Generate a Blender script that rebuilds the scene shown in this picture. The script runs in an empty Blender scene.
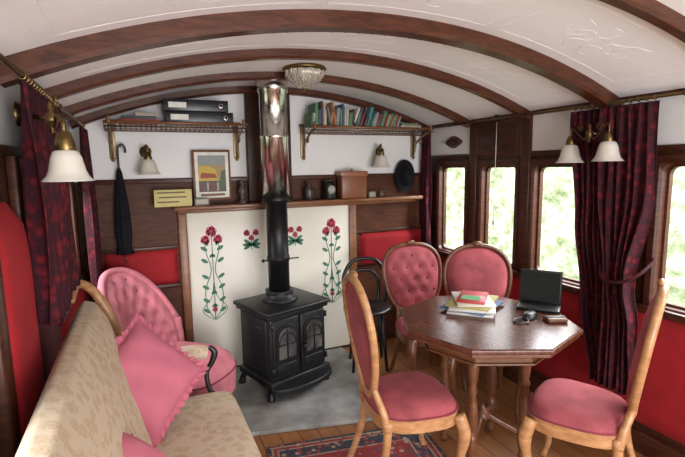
import bpy, bmesh, math, random
from mathutils import Vector, Matrix, noise
random.seed(4)
pi=math.pi
R=2.38; L=-.37; B=3.45; Y0=-2.0; H=1.55
sc=bpy.context.scene
try:
    sc.view_settings.view_transform='Standard'
except Exception: pass

# ------------------------------------------------------------ materials
def new(name):
    m=bpy.data.materials.new(name); m.use_nodes=True
    nt=m.node_tree; b=nt.nodes['Principled BSDF']; return m,nt,b
def N(nt,t,**k):
    n=nt.nodes.new(t)
    for a,v in k.items():
        if a in n.inputs.keys(): n.inputs[a].default_value=v
        else: setattr(n,a,v)
    return n
def c4(c): return (c[0],c[1],c[2],1)
def ramp(nt,fac,stops,interp='LINEAR'):
    r=nt.nodes.new('ShaderNodeValToRGB'); r.color_ramp.interpolation=interp
    e=r.color_ramp.elements
    while len(e)<len(stops): e.new(.5)
    for i,(p,c) in enumerate(stops): e[i].position=p; e[i].color=c4(c)
    nt.links.new(fac,r.inputs[0]); return r
def coords(nt,scale=(1,1,1),which='Object'):
    tc=nt.nodes.new('ShaderNodeTexCoord'); mp=nt.nodes.new('ShaderNodeMapping')
    mp.inputs['Scale'].default_value=scale
    nt.links.new(tc.outputs[which],mp.inputs[0]); return mp.outputs[0]
def bump(nt,b,h,s=.3,d=.01):
    bp=nt.nodes.new('ShaderNodeBump'); bp.inputs['Strength'].default_value=s; bp.inputs['Distance'].default_value=d
    nt.links.new(h,bp.inputs['Height']); nt.links.new(bp.outputs[0],b.inputs['Normal'])
def plain(name,c,rough=.5,metal=0,var=.12,nscale=20,spec=None,bumps=0):
    m,nt,b=new(name); co=coords(nt)
    n=N(nt,'ShaderNodeTexNoise',Scale=nscale,Detail=3.0); nt.links.new(co,n.inputs['Vector'])
    r=ramp(nt,n.outputs[0],[(.3,[x*(1-var) for x in c]),(.7,[min(1,x*(1+var)) for x in c])])
    nt.links.new(r.outputs[0],b.inputs['Base Color'])
    b.inputs['Roughness'].default_value=rough; b.inputs['Metallic'].default_value=metal
    if spec is not None: b.inputs['Specular IOR Level'].default_value=spec
    if bumps: bump(nt,b,n.outputs[0],bumps,.003)
    return m
def wood(name,c1,c2,scale=(3,3,3),rough=.3,ns=6,spec=.5):
    m,nt,b=new(name); co=coords(nt,scale)
    n=N(nt,'ShaderNodeTexNoise',Scale=ns,Detail=6.0,Distortion=.6); nt.links.new(co,n.inputs['Vector'])
    r=ramp(nt,n.outputs[0],[(.3,c1),(.7,c2)])
    nt.links.new(r.outputs[0],b.inputs['Base Color']); b.inputs['Roughness'].default_value=rough
    b.inputs['Specular IOR Level'].default_value=spec
    bump(nt,b,n.outputs[0],.08,.003); return m
def velvet(name,c,var=.25,sheen=.6):
    m,nt,b=new(name); co=coords(nt)
    n=N(nt,'ShaderNodeTexNoise',Scale=9.0,Detail=5.0); nt.links.new(co,n.inputs['Vector'])
    r=ramp(nt,n.outputs[0],[(.3,[x*(1-var) for x in c]),(.7,[min(1,x*(1+var)) for x in c])])
    nt.links.new(r.outputs[0],b.inputs['Base Color']); b.inputs['Roughness'].default_value=.8
    b.inputs['Specular IOR Level'].default_value=.25
    try:
        b.inputs['Sheen Weight'].default_value=sheen; b.inputs['Sheen Tint'].default_value=c4([min(1,x*1.6+.1) for x in c])
    except Exception: pass
    n2=N(nt,'ShaderNodeTexNoise',Scale=300.0); nt.links.new(co,n2.inputs['Vector']); bump(nt,b,n2.outputs[0],.15,.002)
    return m
W_DARK=wood('mahogany_dark',(.022,.007,.004),(.065,.020,.010),(1.5,1.5,9),.4,spec=.3)
W_DARKH=wood('mahogany_rail',(.030,.009,.005),(.085,.026,.013),(2,2,12),.35,spec=.35)
W_MID=wood('panel_wood',(.050,.015,.007),(.105,.034,.015),(1.2,1.2,6),.5,spec=.2)
W_RIB=wood('rib_wood',(.035,.009,.004),(.10,.030,.013),(2,12,12),.32,spec=.4)
W_TAB=wood('table_wood',(.060,.018,.010),(.13,.045,.024),(9,1.5,2),.24,spec=.35)
W_TABE=wood('table_leg_wood',(.095,.032,.014),(.17,.065,.028),(3,3,8),.3)
W_CH=wood('chair_wood',(.31,.145,.06),(.50,.26,.115),(3,3,9),.35)
W_MANT=wood('mantel_wood',(.15,.055,.022),(.26,.10,.04),(1.5,6,8),.35)
W_BLK=plain('black_lacquer',(.008,.007,.007),.35)
BRASS=plain('brass',(.42,.27,.10),.3,1.0)
DBRASS=plain('antique_brass',(.17,.11,.045),.38,1.0)
BRK=plain('bracket_brass',(.30,.21,.11),.45,.8)
PINK=velvet('pink_velvet',(.30,.065,.075),.28,.3)
PINKA=velvet('pink_armchair_velvet',(.46,.145,.175),.25,.4)
PINKC=velvet('pink_cushion_fabric',(.48,.13,.18),.1,.3)
RED=velvet('red_upholstery',(.30,.013,.018),.15,.1)
BTN=velvet('button_velvet',(.20,.032,.045))
IRON=plain('cast_iron',(.011,.011,.013),.45,.3,bumps=.2,nscale=60)
PIPE=plain('stove_pipe_black',(.012,.012,.014),.4,.4)
BLACK=plain('black_plastic',(.010,.010,.012),.35)
FABBLK=plain('black_nylon',(.006,.006,.009),.8,spec=.2)
WHITEP=plain('paper_white',(.75,.73,.68),.7)
def steel():
    m,nt,b=new('flue_steel'); co=coords(nt,(1,1,3))
    n=N(nt,'ShaderNodeTexNoise',Scale=5.0,Detail=3.0); nt.links.new(co,n.inputs['Vector'])
    r=ramp(nt,n.outputs[0],[(.3,(.6,.56,.52)),(.7,(.85,.83,.80))]); nt.links.new(r.outputs[0],b.inputs['Base Color'])
    b.inputs['Metallic'].default_value=1; b.inputs['Roughness'].default_value=.2; return m
STEEL=steel()
def ceil_m():
    m,nt,b=new('embossed_ceiling'); co=coords(nt,(1,1,.2))
    v=N(nt,'ShaderNodeTexVoronoi',Scale=5.0,feature='SMOOTH_F1'); nt.links.new(co,v.inputs['Vector'])
    w=N(nt,'ShaderNodeMath',operation='SINE'); mu=N(nt,'ShaderNodeMath',operation='MULTIPLY'); mu.inputs[1].default_value=40
    nt.links.new(v.outputs['Distance'],mu.inputs[0]); nt.links.new(mu.outputs[0],w.inputs[0])
    b.inputs['Base Color'].default_value=(.87,.85,.86,1); b.inputs['Roughness'].default_value=.5
    bump(nt,b,w.outputs[0],.04,.004); return m
CEIL=ceil_m()
WHITE=plain('white_painted_panel',(.74,.72,.72),.5,var=.03,nscale=4)
CREAM=plain('cream_tile_panel',(.74,.70,.60),.35,var=.04,nscale=3)
def curtain_m():
    m,nt,b=new('curtain_brocade'); co=coords(nt,(1,1,1))
    v=N(nt,'ShaderNodeTexVoronoi',Scale=24.0,feature='F1'); nt.links.new(co,v.inputs['Vector'])
    n=N(nt,'ShaderNodeTexNoise',Scale=36.0,Detail=4.0,Distortion=1.5); nt.links.new(co,n.inputs['Vector'])
    mu=N(nt,'ShaderNodeMath',operation='MULTIPLY'); nt.links.new(v.outputs['Distance'],mu.inputs[0]); nt.links.new(n.outputs[0],mu.inputs[1])
    r=ramp(nt,mu.outputs[0],[(.08,(.13,.012,.018)),(.2,(.055,.007,.012)),(.34,(.022,.008,.014)),(.5,(.07,.009,.015))])
    nt.links.new(r.outputs[0],b.inputs['Base Color']); b.inputs['Roughness'].default_value=.85; b.inputs['Specular IOR Level'].default_value=.2
    return m
CURT=curtain_m()
def sofa_m():
    m,nt,b=new('sofa_damask'); co=coords(nt,(1,1,1))
    v=N(nt,'ShaderNodeTexVoronoi',Scale=24.0,feature='F1'); nt.links.new(co,v.inputs['Vector'])
    n=N(nt,'ShaderNodeTexNoise',Scale=48.0,Detail=5.0,Distortion=2.0); nt.links.new(co,n.inputs['Vector'])
    mu=N(nt,'ShaderNodeMath',operation='ADD'); nt.links.new(v.outputs['Distance'],mu.inputs[0]); nt.links.new(n.outputs[0],mu.inputs[1])
    r=ramp(nt,mu.outputs[0],[(.55,(.46,.33,.21)),(.72,(.54,.42,.30)),(.85,(.48,.35,.23)),(1.0,(.58,.47,.35))])
    nt.links.new(r.outputs[0],b.inputs['Base Color']); b.inputs['Roughness'].default_value=.9; b.inputs['Specular IOR Level'].default_value=.2
    bump(nt,b,n.outputs[0],.15,.003); return m
SOFA=sofa_m()
def stone_m():
    m,nt,b=new('hearth_slate'); co=coords(nt)
    n=N(nt,'ShaderNodeTexNoise',Scale=7.0,Detail=8.0); nt.links.new(co,n.inputs['Vector'])
    r=ramp(nt,n.outputs[0],[(.3,(.14,.135,.13)),(.7,(.32,.31,.29))]); nt.links.new(r.outputs[0],b.inputs['Base Color'])
    b.inputs['Roughness'].default_value=.65; bump(nt,b,n.outputs[0],.3,.006); return m
STONE=stone_m()
def floor_m():
    m,nt,b=new('floorboards'); co=coords(nt,(1,1,1))
    br=N(nt,'ShaderNodeTexBrick',Scale=1.0); br.inputs['Brick Width'].default_value=.11; br.inputs['Row Height'].default_value=1.4
    br.inputs['Mortar Size'].default_value=.003; br.inputs['Color1'].default_value=(.36,.15,.05,1); br.inputs['Color2'].default_value=(.28,.11,.037,1); br.inputs['Mortar'].default_value=(.05,.02,.01,1)
    nt.links.new(co,br.inputs['Vector'])
    co2=coords(nt,(14,1,1)); n=N(nt,'ShaderNodeTexNoise',Scale=4.0,Detail=6.0); nt.links.new(co2,n.inputs['Vector'])
    mx=N(nt,'ShaderNodeMixRGB',blend_type='MULTIPLY'); mx.inputs[0].default_value=.5
    nt.links.new(br.outputs[0],mx.inputs[1]); nt.links.new(n.outputs[0],mx.inputs[2]); 
    nt.links.new(mx.outputs[0],b.inputs['Base Color']); b.inputs['Roughness'].default_value=.4; return m
FLOOR=floor_m()
def rug_m(w,l):
    m,nt,b=new('persian_rug_pattern')
    tc=nt.nodes.new('ShaderNodeTexCoord'); sp=nt.nodes.new('ShaderNodeSeparateXYZ'); nt.links.new(tc.outputs['Object'],sp.inputs[0])
    def edge(o,h):
        a=N(nt,'ShaderNodeMath',operation='ABSOLUTE'); nt.links.new(o,a.inputs[0])
        s=N(nt,'ShaderNodeMath',operation='SUBTRACT'); s.inputs[0].default_value=h; nt.links.new(a.outputs[0],s.inputs[1]); return s.outputs[0]
    mn=N(nt,'ShaderNodeMath',operation='MINIMUM'); nt.links.new(edge(sp.outputs[0],w/2),mn.inputs[0]); nt.links.new(edge(sp.outputs[1],l/2),mn.inputs[1])
    sc_=N(nt,'ShaderNodeMath',operation='MULTIPLY'); sc_.inputs[1].default_value=3; nt.links.new(mn.outputs[0],sc_.inputs[0])
    r=ramp(nt,sc_.outputs[0],[(0,(.03,.03,.05)),(.06,(.36,.25,.17)),(.09,(.24,.03,.03)),(.15,(.36,.26,.18)),(.18,(.04,.04,.06)),(.40,(.36,.26,.18)),(.43,(.25,.03,.03))],'CONSTANT')
    v=N(nt,'ShaderNodeTexVoronoi',Scale=30.0); nt.links.new(tc.outputs['Object'],v.inputs['Vector'])
    f=ramp(nt,v.outputs['Distance'],[(.0,(1,1,1)),(.38,(1,1,1)),(.42,(0,0,0))])
    r2=ramp(nt,v.outputs['Color'],[(.2,(.33,.05,.04)),(.45,(.40,.32,.23)),(.62,(.06,.07,.10)),(.8,(.30,.17,.10))],'CONSTANT')
    mx=N(nt,'ShaderNodeMixRGB'); mf=N(nt,'ShaderNodeMath',operation='MULTIPLY'); mf.inputs[1].default_value=.85
    nt.links.new(f.outputs[0],mf.inputs[0]); nt.links.new(mf.outputs[0],mx.inputs[0]); nt.links.new(r.outputs[0],mx.inputs[1]); nt.links.new(r2.outputs[0],mx.inputs[2])
    nt.links.new(mx.outputs[0],b.inputs['Base Color']); b.inputs['Roughness'].default_value=.9; return m
def glass_m():
    m=bpy.data.materials.new('window_glass'); m.use_nodes=True; nt=m.node_tree; nt.nodes.clear()
    o=nt.nodes.new('ShaderNodeOutputMaterial'); t=nt.nodes.new('ShaderNodeBsdfTransparent'); g=nt.nodes.new('ShaderNodeBsdfGlossy'); g.inputs['Roughness'].default_value=.02
    mx=nt.nodes.new('ShaderNodeMixShader'); mx.inputs[0].default_value=.05
    nt.links.new(t.outputs[0],mx.inputs[1]); nt.links.new(g.outputs[0],mx.inputs[2]); nt.links.new(mx.outputs[0],o.inputs[0]); return m
GLASS=glass_m()
def opal_m():
    m,nt,b=new('opal_glass'); b.inputs['Base Color'].default_value=(.56,.52,.46,1); b.inputs['Roughness'].default_value=.25
    b.inputs['Emission Color'].default_value=(1,.9,.75,1); b.inputs['Emission Strength'].default_value=.03
    return m
OPAL=opal_m()
def cutglass():
    m,nt,b=new('cut_glass'); b.inputs['Base Color'].default_value=(.72,.68,.60,1); b.inputs['Roughness'].default_value=.12; b.inputs['Metallic'].default_value=.6
    co=coords(nt); n=N(nt,'ShaderNodeTexWave',Scale=26.0); nt.links.new(co,n.inputs['Vector']); bump(nt,b,n.outputs[1],.8,.006); return m
CUTG=cutglass()
def hedge_m():
    m,nt,b=new('hedge_foliage'); co=coords(nt,(1,1,1))
    n=N(nt,'ShaderNodeTexNoise',Scale=6.0,Detail=9.0,Roughness=.75); nt.links.new(co,n.inputs['Vector'])
    r=ramp(nt,n.outputs[0],[(.34,(.13,.17,.08)),(.46,(.28,.33,.19)),(.56,(.52,.55,.46))]); nt.links.new(r.outputs[0],b.inputs['Base Color']); b.inputs['Roughness'].default_value=.8; return m
HEDGE=hedge_m()
GRASS=plain('grass',(.40,.46,.28),.9,var=.3,nscale=8)
_pc={}
def col(c,rough=.6):
    k=(tuple(c),rough)
    if k not in _pc: _pc[k]=plain('paint_%d'%len(_pc),c,rough,var=.06)
    return _pc[k]

# ------------------------------------------------------------ mesh builder
def spl(pts,n=8,closed=False):
    P=[Vector(p) for p in pts]; out=[]; k=len(P)
    rng=range(k if closed else k-1)
    for i in rng:
        if closed: a,b,c,d=P[(i-1)%k],P[i],P[(i+1)%k],P[(i+2)%k]
        else: a,b,c,d=P[max(i-1,0)],P[i],P[i+1],P[min(i+2,k-1)]
        for j in range(n):
            t=j/n; out.append(.5*((2*b)+(c-a)*t+(2*a-5*b+4*c-d)*t*t+(3*b-a-3*c+d)*t**3))
    if not closed: out.append(P[-1].copy())
    return out
class MB:
    def __init__(s): s.v=[];s.f=[];s.m=[];s.s=[];s.mats=[];s.M=Matrix.Identity(4)
    def mi(s,mat):
        if mat not in s.mats: s.mats.append(mat)
        return s.mats.index(mat)
    def add(s,vs,fs,mat,smooth=True):
        o=len(s.v); i=s.mi(mat)
        s.v+= [s.M@Vector(v) for v in vs]
        for f in fs: s.f.append([o+a for a in f]); s.m.append(i); s.s.append(smooth)
    def box(s,a,b,mat,bev=0,seg=2,rot=None):
        bm=bmesh.new(); bmesh.ops.create_cube(bm,size=1)
        c=[(a[i]+b[i])/2 for i in range(3)]; d=[abs(b[i]-a[i]) for i in range(3)]
        for v in bm.verts: v.co=Vector((v.co.x*d[0],v.co.y*d[1],v.co.z*d[2]))
        if bev: bmesh.ops.bevel(bm,geom=bm.edges[:],offset=min(bev,min(d)*.49),segments=seg,affect='EDGES',profile=.5)
        bm.verts.index_update()
        Rm=rot.to_3x3() if rot else Matrix.Identity(3)
        s.add([Rm@v.co+Vector(c) for v in bm.verts],[[v.index for v in f.verts] for f in bm.faces],mat,bool(bev)); bm.free()
    def surf(s,fn,nu,nv,mat,cu=False,cv=False,smooth=True):
        vs=[]; 
        au=nu if cu else nu+1; av=nv if cv else nv+1
        for i in range(au):
            for j in range(av): vs.append(fn(i/nu,j/nv))
        fs=[]
        for i in range(nu):
            for j in range(nv):
                a=i*av+j; b=((i+1)%au)*av+j; c=((i+1)%au)*av+(j+1)%av; d=i*av+(j+1)%av
                fs.append([a,b,c,d])
        s.add(vs,fs,mat,smooth)
    def tube(s,pts,r,mat,seg=10,closed=False,flat=1.0):
        P=[Vector(p) for p in pts]; n=len(P)
        rr=[r]*n if not isinstance(r,(list,tuple)) else [r[0]+(0) for _ in range(n)]
        if isinstance(r,(list,tuple)):
            for i in range(n):
                t=i/(n-1)*(len(r)-1); k=min(int(t),len(r)-2); rr[i]=r[k]+(r[k+1]-r[k])*(t-k)
        vs=[]; up=None
        for i in range(n):
            t=(P[(i+1)%n]-P[i-1]) if closed else (P[min(i+1,n-1)]-P[max(i-1,0)])
            if t.length<1e-9: t=Vector((0,0,1))
            t.normalize()
            if up is None:
                up=Vector((0,0,1)) if abs(t.z)<.8 else Vector((0,1,0))
            x=up-t*up.dot(t)
            if x.length<1e-6: x=t.orthogonal()
            x.normalize(); up=x; y=t.cross(x)
            for k in range(seg):
                a=2*pi*k/seg; vs.append(P[i]+x*math.cos(a)*rr[i]+y*math.sin(a)*rr[i]*flat)
        fs=[]
        for i in range(n if closed else n-1):
            for k in range(seg):
                a=i*seg+k; b=i*seg+(k+1)%seg; c=((i+1)%n)*seg+(k+1)%seg; d=((i+1)%n)*seg+k
                fs.append([a,b,c,d])
        if not closed:
            fs.append(list(range(seg))[::-1]); fs.append([(n-1)*seg+k for k in range(seg)])
        s.add(vs,fs,mat)
    def lathe(s,prof,loc,mat,seg=24,axis='z',cap=True):
        vs=[];n=len(prof)
        for r,z in prof:
            for k in range(seg):
                a=2*pi*k/seg; p=(r*math.cos(a),r*math.sin(a),z)
                if axis=='y': p=(p[0],p[2],p[1])
                if axis=='x': p=(p[2],p[0],p[1])
                vs.append(Vector(p)+Vector(loc))
        fs=[]
        for i in range(n-1):
            for k in range(seg): fs.append([i*seg+k,i*seg+(k+1)%seg,(i+1)*seg+(k+1)%seg,(i+1)*seg+k])
        if cap: fs.append(list(range(seg))[::-1]); fs.append([(n-1)*seg+k for k in range(seg)])
        s.add(vs,fs,mat)
    def ball(s,c,r,mat,seg=10,sc3=(1,1,1)):
        n=seg//2+1
        s.surf(lambda u,v:(c[0]+r*sc3[0]*math.sin(pi*v)*math.cos(2*pi*u),c[1]+r*sc3[1]*math.sin(pi*v)*math.sin(2*pi*u),c[2]+r*sc3[2]*math.cos(pi*v)),seg,n,mat,cu=True)
    def prism(s,poly,z0,z1,mat,bev=0,axis='z',smooth=False):
        bm=bmesh.new(); vs=[bm.verts.new((p[0],p[1],z0)) for p in poly]; f=bm.faces.new(vs)
        g=bmesh.ops.extrude_face_region(bm,geom=[f]); 
        for e in g['geom']:
            if isinstance(e,bmesh.types.BMVert): e.co.z=z1
        if bev:
            ed=[e for e in bm.edges if abs(e.verts[0].co.z-e.verts[1].co.z)<1e-6]
            bmesh.ops.bevel(bm,geom=ed,offset=bev,segments=3,affect='EDGES',profile=.5)
        bm.verts.index_update(); out=[]
        for v in bm.verts:
            p=v.co
            out.append((p.x,p.y,p.z) if axis=='z' else ((p.x,p.z,p.y) if axis=='y' else (p.z,p.x,p.y)))
        s.add(out,[[v.index for v in f.verts] for f in bm.faces],mat,smooth); bm.free()
    def obj(s,name,loc=(0,0,0),rz=0,parent=None,rot=None):
        me=bpy.data.meshes.new(name); me.from_pydata([tuple(v) for v in s.v],[],s.f)
        for m in s.mats: me.materials.append(m)
        me.polygons.foreach_set('material_index',s.m); me.polygons.foreach_set('use_smooth',s.s)
        bm=bmesh.new(); bm.from_mesh(me); bmesh.ops.recalc_face_normals(bm,faces=bm.faces[:]); bm.to_mesh(me); bm.free()
        me.update()
        o=bpy.data.objects.new(name,me); sc.collection.objects.link(o); o.location=loc
        o.rotation_euler=rot if rot else (0,0,rz)
        if parent: o.parent=parent
        return o

def cz(x): # ceiling height
    return 2.145-(3.55-math.sqrt(3.55**2-(x-1.02)**2))
# ------------------------------------------------------------ shell
b=MB(); b.box((L-.1,Y0-.1,-.08),(R+.1,B+.1,0),FLOOR); b.obj('floor')
b=MB()
b.surf(lambda u,v:(L-.05+u*(R-L+.1),Y0-.05+v*(B-Y0+.1),cz(L-.05+u*(R-L+.1))),40,4,CEIL)
b.surf(lambda u,v:(L-.05+u*(R-L+.1),Y0-.05+v*(B-Y0+.1),cz(L-.05+u*(R-L+.1))+.05),40,4,CEIL)
b.obj('ceiling')
def rib(b,y,w,d,bolts=False):
    n=48
    def pt(u,k):
        x=L+u*(R-L); z=cz(x)
        q=[(-w/2,.01),(-w/2,-d*.75),(-w/2+.008,-d),(w/2-.008,-d),(w/2,-d*.75),(w/2,.01)][k]
        nx=(x-1.02)/3.55
        return (x+nx*q[1],y+q[0],z+q[1])
    b.surf(lambda u,v:pt(u,int(round(v*5))),n,5,W_RIB,smooth=False)
    if bolts:
        for i in range(46):
            u=(i+.5)/46; x=L+u*(R-L)
            for s_ in (-1,1):
                b.ball((x,y+s_*w*.3,cz(x)-d),.0045,DBRASS,6)
for i,(y,w,d,bo) in enumerate([(-.1,.05,.04,0),(.5,.05,.04,0),(1.08,.055,.045,0),(1.70,.085,.06,1),(2.29,.055,.045,0),(2.88,.055,.045,0),(3.42,.06,.05,0)]):
    b=MB(); rib(b,y,w,d,bo); b.obj('trim_rib_%d'%(i+1))
b=MB()
def cpt(x,y,o=-.001): return (x,y,cz(x)-o)
for ya,yb in ((.53,1.04),(1.14,1.65),(1.76,2.25)):
    for xa,xb in ((-.18,.60),(.66,1.38),(1.44,2.20)):
        n=10
        loop=[]
        for (x0,y0,x1,y1) in [(xa,ya+.06,xb,ya+.06),(xb,ya+.06,xb,yb-.06),(xb,yb-.06,xa,yb-.06),(xa,yb-.06,xa,ya+.06)]:
            for k in range(n): t=k/n; loop.append(cpt(x0+(x1-x0)*t,y0+(y1-y0)*t))
        b.tube(loop,.0022,CEIL,6,closed=True)
        cx_,cy_=(xa+xb)/2,(ya+yb)/2
        for k in range(6):
            a=2*pi*k/6
            b.tube([cpt(cx_+.09*math.cos(a)+.05*math.cos(a+t*.5),cy_+.09*math.sin(a)+.05*math.sin(a+t*.5)) for t in range(10)],.0022,CEIL,6)
        for sx in (-1,1):
            b.tube([cpt(cx_+sx*(.17+.016*t*math.cos(t*.7)),cy_+.016*t*math.sin(t*.7)) for t in range(8)],.0022,CEIL,6)
b.obj('trim_ceiling_embossing')

def rrect(cy,cz_,w,h,r,n=6):
    out=[]
    for (sx,sz,a0) in [(1,1,0),(-1,1,90),(-1,-1,180),(1,-1,270)]:
        for k in range(n+1):
            a=math.radians(a0+90*k/n)
            out.append((cy+sx*(w/2-r)+r*math.cos(a),cz_+sz*(h/2-r)+r*math.sin(a)))
    return out
ZB,ZT=.82,1.54
def side_wall(name,xin,sgn,wins,zb,zt,lowmat):
    b=MB(); x0,x1=xin,xin+sgn*.07
    b.box((x0,Y0-.05,0),(x1,B+.1,zb),lowmat)
    b.box((x0,Y0-.05,zt),(x1,B+.1,1.62),W_DARKH)
    b.box((x0,Y0-.05,1.62),(x1,B+.1,1.93),WHITE)
    ys=[Y0-.05]+[q for w in wins for q in w]+[B+.1]
    for i in range(0,len(ys),2): b.box((x0,ys[i],zb),(x1,ys[i+1],zt),W_DARK)
    b.obj(name)
    for k,(ya,yb) in enumerate(wins):
        cy=(ya+yb)/2; cc=(zb+zt)/2; w=yb-ya; h=zt-zb
        loops=[(.045,.0,.012),(.04,-.016,.012),(.008,-.018,.03),(-.004,-.008,.035),(-.004,.03,.035),(-.016,.032,.04),(-.016,.06,.04)]
        f=MB(); LP=[]
        for (off,xo,r) in loops: LP.append([(xin+sgn*xo,p[0],p[1]) for p in rrect(cy,cc,w+2*off,h+2*off,r)])
        n=len(LP[0])
        f.surf(lambda u,v:LP[int(round(v*(len(LP)-1)))][int(round(u*n))%n],n,len(LP)-1,W_DARKH,cu=True,smooth=False)
        f.box((xin+sgn*.045,ya,zb),(xin+sgn*.049,yb,zt),GLASS)
        global wn
        wn+=1; f.obj('window_%d'%wn)
wn=0
side_wall('wall_right',R,1,[(-1.6,-.9),(-.6,.1),(.2,.75),(.93,1.43),(1.80,2.23),(2.39,2.73),(2.92,3.26)],ZB,ZT,W_DARK)
side_wall('wall_left',L,-1,[(-1.6,-.9),(-.6,.1),(.35,1.1),(2.40,3.20)],.92,1.49,W_DARK)
b=MB()
b.box((L-.07,B,0),(R+.07,B+.08,1.47),W_MID); b.box((L-.07,B,1.47),(R+.07,B+.08,2.2),WHITE); b.obj('wall_back')
b=MB(); b.box((L-.07,Y0-.08,0),(R+.07,Y0,2.2),WHITE); b.obj('wall_front')
for nm,x,s_ in (('trim_cornice_right',R,-1),('trim_cornice_left',L,1)):
    b=MB(); b.box((x,Y0,1.862),(x+s_*.03,B,1.905),W_DARKH,.006); b.box((x,Y0,1.60),(x+s_*.014,B,1.63),W_DARKH,.005); b.obj(nm)
b=MB(); x=R
for (y0,y1,z0,z1) in [(2.26,2.34,.82,1.87),(2.78,2.86,.82,1.87),(2.34,2.78,1.60,1.87)]: b.box((x-.022,y0,z0),(x,y1,z1),W_DARKH,.005)
b.box((x-.03,2.37,1.66),(x-.02,2.75,1.83),W_DARK,.004)
b.obj('trim_pilaster')
b=MB(); vy,vz=3.07,1.73
b.prism([(vy+.095*math.cos(a)*(1+.08*math.cos(4*a)),vz+.045*math.sin(a)*(1+.08*math.cos(4*a))) for a in [2*pi*k/32 for k in range(32)]],R-.015,R,W_DARKH,.003,'x')
for k in range(5): b.ball((R-.017,vy-.05+k*.025,vz),.012,W_DARK,8,(.4,.7,1.6))
b.obj('ventilator_grille')
def padded(plane,pos,a0,a1,z0,z1,sgn,mat=RED,d=.035):
    b=MB()
    def fn(u,v):
        e=(1-abs(2*u-1)**10)*(1-abs(2*v-1)**6); t=sgn*d*max(0,e)**.5
        A=a0+u*(a1-a0); z=z0+v*(z1-z0)
        return (pos+t,A,z) if plane=='x' else (A,pos+t,z)
    b.surf(fn,24,12,mat)
    return b
for i,(a,c) in enumerate([(-1.0,.0),(0.02,.98),(1.0,2.22),(2.24,2.86),(2.88,3.42)]):
    b=padded('x',R,a,c,.16,.78,-1); b.obj('upholstered_wall_panel')
b=MB(); b.box((R-.045,Y0,.775),(R,B,.815),W_DARKH,.008); b.box((R-.02,Y0,0),(R,B,.12),W_DARKH,.005); b.obj('trim_sill_right')
b=padded('x',L,1.38,1.72,.62,1.46,1,d=.055); b.obj('upholstered_wall_panel')
b=padded('x',L,2.42,3.4,.3,.86,1,d=.04); b.obj('upholstered_wall_panel')
b=MB(); b.box((L,1.29,.5),(L+.05,1.37,1.6),W_DARKH,.008);b.box((L,1.74,.5),(L+.03,1.80,1.6),W_DARKH,.006); b.box((L,2.3,.87),(L+.03,B,.90),W_DARKH,.006); b.obj('trim_sill_left')
b=padded('y',B,-.24,.235,.73,.98,-1); b.obj('upholstered_wall_panel')
b=padded('y',B,1.70,2.34,.70,.98,-1); b.obj('upholstered_wall_panel')
b=MB()
b.box((.22,B-.15,1.262),(2.24,B,1.292),W_MANT,.008); b.box((.25,B-.06,1.235),(2.22,B,1.262),W_MANT,.006)
b.obj('mantel_shelf')
b=MB()
for (x0,x1) in ((-.35,.24),(1.66,2.36)):
    b.box((x0,B-.015,.985),(x1,B,1.01),W_DARKH,.004); b.box((x0,B-.015,.70),(x1,B,.73),W_DARKH,.004); 
b.box((-.35,B-.02,1.45),(2.36,B,1.485),W_DARKH,.004)
b.box((.76,B-.05,1.29),(.90,B,2.13),W_DARK,.006); b.box((1.02,B-.05,1.29),(1.10,B,2.13),W_DARK,.006)
b.obj('trim_back_wall')
for i,(x0,x1) in enumerate(((.25,.309),(1.591,1.655))):
    b=MB(); b.box((x0,B-.035,.026),(x1,B,1.234),W_MANT,.006); b.obj('trim_fireplace_%d'%(i+1))
b=MB(); b.box((.31,B-.02,.026),(1.59,B-.001,1.234),CREAM,.002)
GRN=col((.05,.18,.11)); ROSE=col((.50,.025,.07)); ROSE2=col((.70,.18,.25))
def rose(b,x,z,r):
    y=B-.0225
    for k in range(6):
        a=2*pi*k/6+.3
        b.prism([(x+r*.55*math.cos(a)+r*.5*math.cos(t),z+r*.55*math.sin(a)+r*.5*math.sin(t)) for t in [2*pi*j/12 for j in range(12)]],y,y+.001,ROSE if k%2 else ROSE2,0,'y')
    b.prism([(x+r*.4*math.cos(t),z+r*.4*math.sin(t)) for t in [2*pi*j/12 for j in range(12)]],y-.001,y+.0005,ROSE,0,'y')
def leaf(b,x,z,a,l=.04,w=.011,mat=None):
    y=B-.0225; ca,sa=math.cos(a),math.sin(a); pts=[]
    for k in range(12):
        t=2*pi*k/12; px=l/2+l/2*math.cos(t); pz=w*math.sin(t)
        pts.append((x+px*ca-pz*sa,z+px*sa+pz*ca))
    b.prism(pts,y,y+.001,mat or GRN,0,'y')
def motif_tall(b,cx):
    y=B-.022
    for s_ in (-1,1):
        b.tube(spl([(cx,y,.42),(cx+s_*.055,y,.52),(cx+s_*.06,y,.66),(cx+s_*.015,y,.80),(cx+s_*.045,y,.94),(cx+s_*.05,y,1.02)],8),.003,GRN,5)
        b.tube(spl([(cx+s_*.01,y,.42),(cx+s_*.09,y,.50),(cx+s_*.02,y,.60),(cx,y,.72)],8),.0025,GRN,5)
        rose(b,cx+s_*.045,1.03,.034); 
        for z in (.48,.56,.66,.74,.86,.95): leaf(b,cx+s_*.035,z,pi/2-s_*1.0,.055,.013)
        for z in (.52,.62,.90): leaf(b,cx+s_*.02,z,pi/2+s_*.9,.035)
        leaf(b,cx+s_*.03,.985,pi/2-s_*.3,.05)
    b.tube([(cx,y,.42),(cx,y,1.08)],.003,GRN,5); rose(b,cx,1.09,.040); rose(b,cx,.50,.02)
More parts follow.
